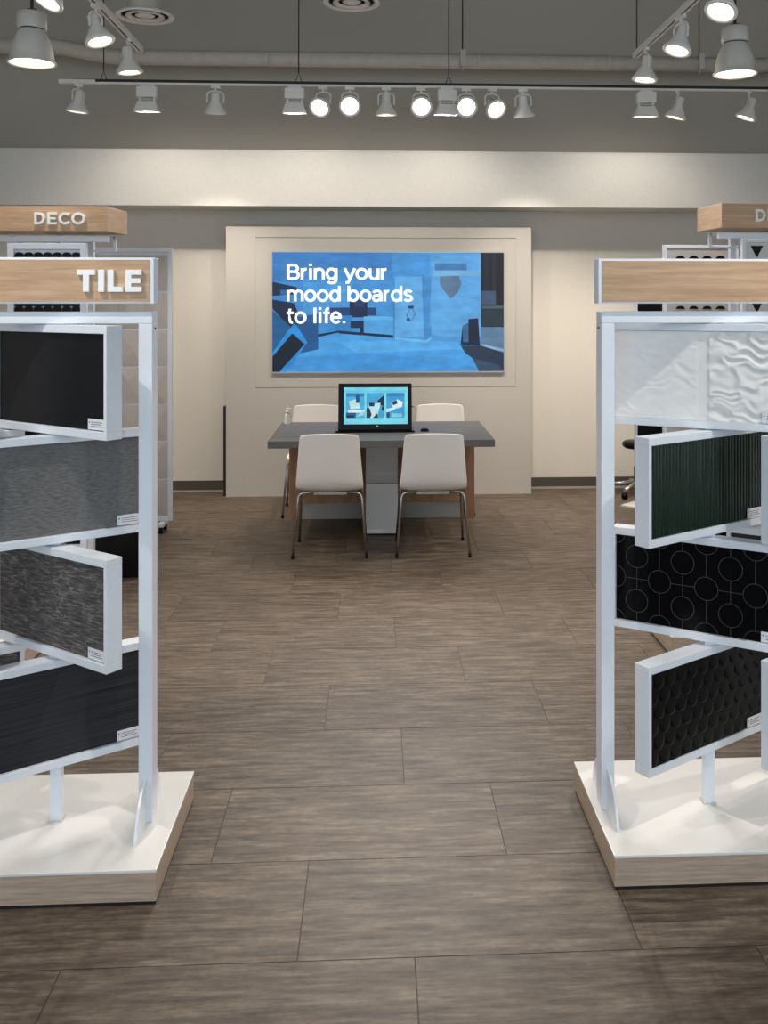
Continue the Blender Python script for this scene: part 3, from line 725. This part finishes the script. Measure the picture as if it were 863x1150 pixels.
# left: black scallop board
bs = empty('sample_board', (-2.029, 5.45, 0)); tag(bs, 'white framed board of black scallop tiles under the left DECO sign', 'sample board')
board_frame(bs, 0.43, 0.30, 2.02, 0.034)
for x in (0.03, 0.40): MB().box(x - 0.012, x + 0.012, 0.0, 0.035, 0.101, 0.30).build('leg', 'white_metal', bs)
pw = 0.362 / 7
sp = [(-pw / 2 + 0.001, -0.03)] + [(pw / 2 - 0.001, -0.03)] + arc(0, 0.0, pw / 2 - 0.0012, 0.015, 0, 180, 8)
sm_ = MB().prism(sp, 'y', -0.006, 0.0).mesh('scallop_tile', 'tile_black')
for j in range(38):
    for i in range(7): 
        zz = 1.955 - j * 0.0425
        link('scallop_tile', sm_, bs, 0, (0.034 + pw * (i + 0.5), 0.02 - 0.00012 * j, zz))
# right: pale board with dark petals
br_ = empty('sample_board', (1.873, 6.2, 0)); tag(br_, 'white framed grey board with rows of dark petal inlays on the right', 'sample board')
board_frame(br_, 0.495, 0.30, 2.064, 0.02)
MB().box(0.02, 0.475, 0.012, 0.02, 0.32, 2.044).build('tile_face', 'tile_greygrey', br_)
for x in (0.03, 0.465): MB().box(x - 0.012, x + 0.012, 0.0, 0.035, 0, 0.30).build('leg', 'white_metal', br_)
pm = MB().prism(arc(0, 0, 0.030, 0.020, 0, 180, 8), 'y', 0.006, 0.0121).mesh('petal_inlay', 'tile_black')
for j in range(14):
    for i in range(5): link('petal_inlay', pm, br_, 0, (0.112 + i * 0.0885 + (0.044 if j % 2 else 0) * 0, 0, 1.975 - j * 0.109))
rc = empty('sample_board', (2.059, 5.33, 0)); tag(rc, 'white board with black diamond inlays at the right edge', 'sample board')
board_frame(rc, 0.46, 0.30, 2.05, 0.02)
for x in (0.03, 0.43): MB().box(x - 0.012, x + 0.012, 0.0, 0.035, 0.101, 0.30).build('leg', 'white_metal', rc)
MB().box(0.02, 0.44, 0.012, 0.02, 0.32, 2.03).build('tile_face', 'tile_white', rc)
dm = MB().prism([(-0.035, 0.03), (0, -0.035), (0.035, 0.03)], 'y', 0.006, 0.0121).mesh('diamond_inlay', 'tile_black')
for j in range(10):
    for i in range(4): link('diamond_inlay', dm, rc, 0, (0.085 + i * 0.1, 0, 1.98 - j * 0.155))
ra = empty('sample_board', (1.80, 6.62, 0)); tag(ra, 'narrow board of dark tiles beside the right post', 'sample board')
board_frame(ra, 0.36, 0.55, 1.93, 0.016)
dk = MB().box(0, 0.163, 0.008, 0.02, 0, 0.163).mesh('dark_tile', 'tile_black')
for j in range(8):
    for i in range(2): link('dark_tile', dk, ra, 0, (0.0165 + i * 0.1645, 0, 0.57 + j * 0.1665))
for x in (0.05, 0.31): MB().box(x - 0.015, x + 0.015, 0, 0.035, 0, 0.55).build('leg', 'white_metal', ra)
# black bins
def bin_(x, y, label):
    r_ = empty('storage_bin', (x, y, 0)); tag(r_, label, 'bin', 'black bins by the display units')
    b = MB(); w, d, h = 0.17, 0.15, 0.48; k = 0.88
    vs = [(sx_ * w * k, sy_ * d * k, 0) for sx_, sy_ in ((-1, -1), (1, -1), (1, 1), (-1, 1))] + [(sx_ * w, sy_ * d, h) for sx_, sy_ in ((-1, -1), (1, -1), (1, 1), (-1, 1))]
    vs += [(sx_ * (w - 0.008), sy_ * (d - 0.008), h) for sx_, sy_ in ((-1, -1), (1, -1), (1, 1), (-1, 1))] + [(sx_ * w * k * 0.95, sy_ * d * k * 0.95, 0.012) for sx_, sy_ in ((-1, -1), (1, -1), (1, 1), (-1, 1))]
    fs = [(0, 3, 2, 1)] + [(i, (i + 1) % 4, 4 + (i + 1) % 4, 4 + i) for i in range(4)] + [(4 + i, 4 + (i + 1) % 4, 8 + (i + 1) % 4, 8 + i) for i in range(4)] + [(8 + i, 8 + (i + 1) % 4, 12 + (i + 1) % 4, 12 + i) for i in range(4)] + [(12, 13, 14, 15)]
    b.add(vs, fs); b.build('bin_body', 'black_plastic', r_, 0.004)
    m = MB(); m.box(-w - 0.012, w + 0.012, -d - 0.012, -d, h - 0.03, h); m.box(-w - 0.012, w + 0.012, d, d + 0.012, h - 0.03, h); m.box(-w - 0.012, -w, -d, d, h - 0.03, h); m.box(w, w + 0.012, -d, d, h - 0.03, h)
    m.build('rim', 'black_plastic', r_)
bin_(-1.60, 6.16, 'black bin on the floor seen past the left stand post')
bin_(2.37, 6.45, 'black bin on the floor behind the right stand panels')
# post on a white diamond base, rolling stool by the wall
ps = empty('floor_post', (2.19, 7.92, 0)); tag(ps, 'short black post on a white diamond base plate near the wall', 'post')
MB().prism([(-0.16, 0), (0, -0.16), (0.16, 0), (0, 0.16)], 'z', 0, 0.012).build('base_plate', 'white_top', ps)
MB().tube([(0, 0, 0.01), (0, 0, 0.56)], 0.014, 10).build('pole', 'black_metal', ps)
MB().lathe([(0.0, 0.55), (0.03, 0.55), (0.034, 0.58), (0.02, 0.605), (0, 0.61)], 14).build('knob', 'black_plastic', ps)
st = empty('rolling_stool', (2.30, 8.40, 0)); tag(st, 'low rolling stool with pale star base and black casters by the end wall', 'stool')
for k in range(5):
    a = R(160 + 72 * k); r_ = 0.27
    lg = MB().tube([(0.02 * math.cos(a), 0.02 * math.sin(a), 0.11), (r_ * math.cos(a), r_ * math.sin(a), 0.075)], 0.017, 8).build('star_leg', 'aluminium', st)
    MB().lathe([(0, -0.02), (0.026, -0.02), (0.029, 0), (0.026, 0.02), (0, 0.02)], 12, org=(0, 0, 0)).build('caster', 'black_plastic', lg, 0, (r_ * math.cos(a), r_ * math.sin(a), 0.0295), (PI / 2, 0, a))
MB().lathe([(0.03, 0.09), (0.03, 0.25), (0.016, 0.25), (0.016, 0.42)], 12).build('column', 'black_metal', st)
MB().lathe([(0, 0.41), (0.11, 0.41), (0.13, 0.43), (0.13, 0.455), (0.11, 0.47), (0, 0.472)], 20).build('seat', 'black_plastic', st)

# ------------------------------------------------------------------ ceiling services
pp = empty('ceiling_pipe', (0, 8.42, 0)); tag(pp, 'grey painted pipe running across the upper wall', 'pipe')
ZP = 3.79
path = [(XL + 0.02, 0, ZP + 0.08), (-2.75, 0, ZP + 0.08), (-2.68, 0, ZP + 0.076), (-2.60, 0, ZP + 0.06), (-2.35, 0, ZP + 0.018), (-2.27, 0, ZP + 0.004), (-2.2, 0, ZP), (XR - 0.02, 0, ZP)]
MB().tube(path, 0.066, 20).build('pipe_run', 'pipe_grey', pp)
for x, z in ((-2.80, ZP + 0.08), (-2.16, ZP), (0.9, ZP), (2.05, ZP), (-0.9, ZP)):
    MB().tube([(x - 0.02, 0, z), (x + 0.02, 0, z)], 0.0685, 20).build('coupling', 'pipe_grey', pp)
for x in (0.76, 2.86, -3.4):
    z = ZP if x > -2.2 else ZP + 0.08
    h_ = MB().tube([(x + 0.0001 * q, 0.075 * math.cos(R(a)), z + 0.075 * math.sin(R(a))) for q, a in enumerate(range(0, 361, 24))], 0.008, 6).box(x - 0.022, x + 0.022, -0.082, -0.070, z - 0.055, z + 0.085).build('clevis_hanger', 'lamp_grey', pp)
    MB().tube([(x, 0, z + 0.07), (x, 0, ZC)], 0.006, 8).build('hanger_rod', 'rod_dark', h_)
def diffuser(x, y, z, lb):
    r_ = empty('ceiling_diffuser', (x, y, z)); tag(r_, lb, 'air vent', 'round ceiling diffusers')
    MB().lathe([(0.115, 0.0), (0.115, ZC - z)], 24, cap=False).build('duct_neck', 'pipe_grey', r_)
    MB().lathe([(0.165, -0.002), (0.185, -0.014), (0.205, -0.010), (0.205, -0.002), (0.185, 0.012), (0.165, 0.014), (0.165, -0.002)], 36, cap=False).build('outer_ring', 'lamp_white', r_)
    MB().lathe([(0.095, 0.002), (0.115, -0.012), (0.135, -0.012), (0.135, -0.002), (0.11, 0.01), (0.095, 0.002)], 30, cap=False).build('middle_ring', 'lamp_white', r_)
    MB().lathe([(0.0, -0.010), (0.05, -0.010), (0.070, 0.0), (0.05, 0.01), (0, 0.012)], 24).build('center_cone', 'lamp_white', r_)
    MB().lathe([(0, 0.014), (0.168, 0.014)], 24, cap=False).build('throat_shade', 'dark_gap', r_)  # dark disc paints the shade seen between the rings
diffuser(-1.642, 7.0, 3.735, 'round ceiling diffuser beside the left track')
diffuser(-0.171, 7.0, 3.855, 'round ceiling diffuser at the top middle')

# ---- tracks
ZT = 3.355
tr = empty('light_track', (0, 7.5, ZT)); tag(tr, 'long lighting track hung across in front of the bulkhead', 'lighting track')
MB().box(-2.405, 3.9, -0.018, 0.018, 0.0, 0.012).box(-2.405, -2.13, -0.018, 0.018, 0.012, 0.03).build('track_rail', 'lamp_white', tr)
MB().box(-2.30, 3.9, -0.017, 0.017, 0.012, 0.034).build('track_top', 'black_metal', tr)
for x in (-2.07, -0.59, 0.57, 3.6):
    rd = MB().tube([(x, 0, 0.10), (x, 0, ZC - ZT)], 0.005, 6).build('suspension_rod', 'rod_dark', tr)
    MB().tube([(x - 0.025, 0, 0.03), (x, 0, 0.10), (x + 0.025, 0, 0.03)], 0.004, 6).build('suspension_clip', 'rod_dark', rd)
for lb, x, ye in (('lighting track running away on the left above the DECO sign', -1.567, 6.58), ('lighting track running away on the right above the DECO sign', 1.777, 6.56)):
    t2 = empty('light_track', (x, 0, ZT + 0.012)); tag(t2, lb, 'lighting track', 'side lighting tracks')
    b = MB(); 
    for d in (-0.02, 0.008): b.box(d, d + 0.012, -1.5, ye, -0.004, 0.03)
    b.box(-0.02, 0.02, ye - 0.02, ye, -0.004, 0.03)
    b.build('track_rail', 'lamp_white', t2)
    MB().box(-0.008, 0.008, -1.49, ye - 0.02, 0.006, 0.03).build('track_slot', 'dark_gap', t2)
    for y in ((0.5, 3.5) if x < 0 else (0.5, 3.5, 6.5)): MB().tube([(0, y, 0.03), (0, y, ZC - ZT - 0.012)], 0.005, 6).build('suspension_rod', 'rod_dark', t2)

def spot_light(parent, mat, power, angle, blend, color, radius=0.04):
    L = bpy.data.lights.new('lamp_light', 'SPOT'); L.energy = power; L.spot_size = R(angle); L.spot_blend = blend; L.color = color; L.shadow_soft_size = radius
    o = bpy.data.objects.new('lamp_light', L); C.objects.link(o); o.parent = parent; o.matrix_local = mat; return o
HEADS = {}
def head_meshes():
    if HEADS: return HEADS
    HEADS['adapter'] = MB().box(-0.035, 0.035, -0.012, 0.012, -0.022, 0.0).lathe([(0.008, -0.045), (0.008, -0.02)], 10).mesh('track_adapter', 'lamp_white')
    # yoke: U bracket in local x-z plane, top at z=-0.04, pivots at z=-0.125
    pts = [(-0.062, 0, -0.135), (-0.062, 0, -0.075)] + [(-0.062 * math.cos(R(a)) , 0, -0.075 + 0.032 * math.sin(R(a))) for a in range(15, 180, 15)] + [(0.062, 0, -0.075), (0.062, 0, -0.135)]
    HEADS['yoke'] = MB().tube(pts, 0.0062, 8).mesh('yoke', 'lamp_white')
    # body along local -z, origin at the pivot
    HEADS['body'] = MB().lathe([(0.0, 0.075), (0.026, 0.075), (0.032, 0.068), (0.033, 0.01), (0.038, 0.0), (0.055, -0.03), (0.074, -0.062), (0.083, -0.075), (0.084, -0.086), (0.082, -0.089), (0.066, -0.089), (0.064, -0.072)], 28).mesh('lamp_shell', 'lamp_white')
    HEADS['lamp'] = MB().lathe([(0.0, -0.078), (0.04, -0.078), (0.0635, -0.076)], 24, cap=False).mesh('lamp_face', 'lamp_on')
    return HEADS
def track_head(loc, d, label, group, power, angle=60, color=NEUT, blend=0.6):
    H_ = head_meshes(); d = Vector(d).normalized()
    az = math.atan2(d.x, -d.y) if abs(d.x) + abs(d.y) > 1e-6 else 0   # local -y points the aim way
    root = empty('track_spotlight', loc, (0, 0, az)); tag(root, label, 'spotlight', group)
    link('track_adapter', H_['adapter'], root)
    link('yoke', H_['yoke'], root)
    tiltang = math.acos(max(-1, min(1, -d.z)))           # 0 = straight down
    loc2 = (0, 0, -0.128)
    b = link('lamp_shell', H_['body'], root, 0, loc2, (-tiltang, 0, 0))
    link('lamp_face', H_['lamp'], b)
    spot_light(b, Matrix.Translation((0, 0, -0.10)), power, angle, blend, color, 0.014)
    return root
G1 = 'spotlights on the cross track'
# x, aim vector, label, kind of use
wall_heads = [(-2.261, (-0.12, 0.06, -1), 'first spotlight at the left end of the cross track', P_WALL, 82),
    (-1.226, (-0.06, 0.30, -1), 'spotlight turned to the wall between the two left floods', P_WALL, 82),
    (-0.403, (-0.35, -0.95, -0.72), 'lit spotlight turned left beside the second flood', P_CAM, 84),
    (-0.197, (0.02, -1, -0.50), 'glaring lit spotlight above the left edge of the screen', P_CAM, 84),
    (0.084, (0.0, 0.08, -1), 'spotlight turned to the wall between two glaring lamps', P_WALL, 82),
    (0.354, (0.0, -1, -0.50), 'glaring lit spotlight left of the third flood', P_CAM, 84),
    (0.707, (-0.05, -1, -0.46), 'brightest glaring spotlight right of the third flood', P_CAM, 84),
    (0.909, (0.35, -0.95, -0.72), 'lit spotlight turned right beyond the brightest lamp', P_CAM, 84),
    (1.153, (0.12, 0.30, -1), 'spotlight turned to the wall right of the lit row', P_WALL, 82),
    (2.380, (-0.26, 0.14, -1), 'spotlight tilted left beside the fourth flood', P_WALL, 82),
    (2.951, (-0.34, 0.12, -1), 'last spotlight at the right edge of the cross track', P_WALL, 82)]
for x, d, lb, pw_, an in wall_heads: track_head((x, 7.5, ZT), d, lb, G1, pw_, an, WARM if pw_ == P_WALL else NEUT, 1.0 if pw_ == P_WALL else 0.6)
def flood(x, tilt_, lb):
    root = empty('track_floodlight', (x, 7.5, ZT), (0, 0, R(tilt_))); tag(root, lb, 'floodlight', 'floodlights on the cross track')
    MB().box(-0.05, 0.05, -0.014, 0.014, -0.018, 0.0).build('track_adapter', 'lamp_white', root)
    MB().box(-0.075, 0.075, -0.03, 0.03, -0.10, -0.018).build('gear_box', 'lamp_white', root, 0.004)
    for s_ in (-1, 1): MB().box(s_ * 0.055 - 0.007, s_ * 0.055 + 0.007, -0.006, 0.03, -0.135, -0.098).build('hinge', 'lamp_white', root)
    MB().box(-0.045, 0.045, -0.01, 0.02, -0.122, -0.112).build('link_bar', 'lamp_grey', root)
    b = MB()
    t_, m_ = 0.066, 0.092
    top = [(-t_, -0.025, -0.13), (t_, -0.025, -0.13), (t_, 0.035, -0.13), (-t_, 0.035, -0.13)]
    bot = [(-m_, -0.045, -0.215), (m_, -0.045, -0.215), (m_, 0.085, -0.20), (-m_, 0.085, -0.20)]
    ins = [(-m_ + 0.006, -0.039, -0.213), (m_ - 0.006, -0.039, -0.213), (m_ - 0.006, 0.079, -0.198), (-m_ + 0.006, 0.079, -0.198)]
    inn = [(-t_ + 0.006, -0.02, -0.15), (t_ - 0.006, -0.02, -0.15), (t_ - 0.006, 0.03, -0.15), (-t_ + 0.006, 0.03, -0.15)]
    b.add(top + bot + ins + inn, [(0, 1, 2, 3)] + [(i, (i + 1) % 4, 4 + (i + 1) % 4, 4 + i) for i in range(4)] + [(4 + i, 4 + (i + 1) % 4, 8 + (i + 1) % 4, 8 + i) for i in range(4)] + [(8 + i, 8 + (i + 1) % 4, 12 + (i + 1) % 4, 12 + i) for i in range(4)])
    rf = b.build('reflector', 'lamp_white', root)
    MB().box(-t_ + 0.007, t_ - 0.007, -0.018, 0.028, -0.156, -0.151).build('lamp_face', 'lamp_soft', rf)
    spot_light(rf, Matrix.Translation((0, 0.03, -0.19)) @ Matrix.Rotation(R(35), 4, 'X'), P_FLOOD, 150, 0.8, WARM, 0.06)
for x, a, lb in ((-1.745, 0, 'square floodlight near the left end of the cross track'), (-0.622, 0, 'square floodlight left of the lit spotlight row'),
                 (0.554, 8, 'square floodlight between two glaring spotlights'), (2.124, 0, 'square floodlight at the right of the cross track')):
    flood(x, a, lb)
side = [(-1.567, 6.23, (0.10, 0.05, -1), 'lit spotlight at the far end of the left track'), (-1.567, 5.52, (0.32, -0.10, -1), 'second lit spotlight from the far end of the left track'),
        (-1.567, 4.83, (-0.45, -0.35, -1), 'third lit spotlight on the left track, cut by the picture top'), (-1.567, 2.2, (0.30, 0.45, -1), 'nearest spotlight of the left track, over the TILE stand'),
        (1.777, 6.27, (-0.12, 0.0, -1), 'lit spotlight at the far end of the right track'), (1.777, 5.55, (-0.32, -0.12, -1), 'second lit spotlight from the far end of the right track'),
        (1.777, 4.83, (-0.45, -0.35, -1), 'third lit spotlight on the right track, cut by the picture top'), (1.777, 2.2, (-0.35, 0.45, -1), 'nearest spotlight of the right track, over the blank header stand')]
for x, y, d, lb in side: track_head((x, y, ZT + 0.008), d, lb, 'spotlights on the side tracks', P_NEAR if y < 3 else P_SIDE, 80, NEUT)
def pendant(x, y, z, lb):
    """z = rim height"""
    root = empty('pendant_lamp', (x, y, z)); tag(root, lb, 'pendant lamp', 'bell pendant lamps')
    MB().lathe([(0.066, 0.178), (0.082, 0.15), (0.098, 0.11), (0.110, 0.06), (0.116, 0.014), (0.126, 0.006), (0.128, 0.0), (0.124, -0.004), (0.112, 0.004), (0.106, 0.05), (0.09, 0.11), (0.06, 0.16)], 36, cap=False).build('bell_shade', 'lamp_grey', root)
    MB().lathe([(0, 0.162), (0.066, 0.162), (0.066, 0.184), (0, 0.184)], 30).build('vent_gap', 'dark_gap', root)
    MB().lathe([(0.0, 0.184), (0.074, 0.184), (0.077, 0.188), (0.077, 0.264), (0.07, 0.272), (0, 0.272)], 30).build('gear_cap', 'lamp_grey', root)
    MB().box(-0.022, 0.022, -0.008, 0.008, 0.272, 0.295).tube([(0, 0, 0.29), (0, 0, ZC - z)], 0.009, 8).build('suspension_stem', 'rod_dark', root)
    MB().lathe([(0.0, 0.03), (0.06, 0.028), (0.104, 0.018)], 28, cap=False).build('lamp_face', 'lamp_on', root)
    spot_light(root, Matrix.Translation((0, 0, 0.0)), P_PEND if y > 3 else P_PEND * 0.5, 130, 0.5, NEUT, 0.09)
pendant(-1.843, 5.302, 2.975, 'grey bell pendant lamp at the upper left corner')
pendant(2.08, 5.5, 3.01, 'grey bell pendant lamp at the upper right corner')
for x, y, lb in ((-1.85, 0.6, 'unseen bell pendant lamp added for frontal light, left of the aisle'), (2.08, 0.6, 'unseen bell pendant lamp added for frontal light, right of the aisle')):
    pendant(x, y, 3.0, lb)  # unseen pendants, added to brighten the stands from the front
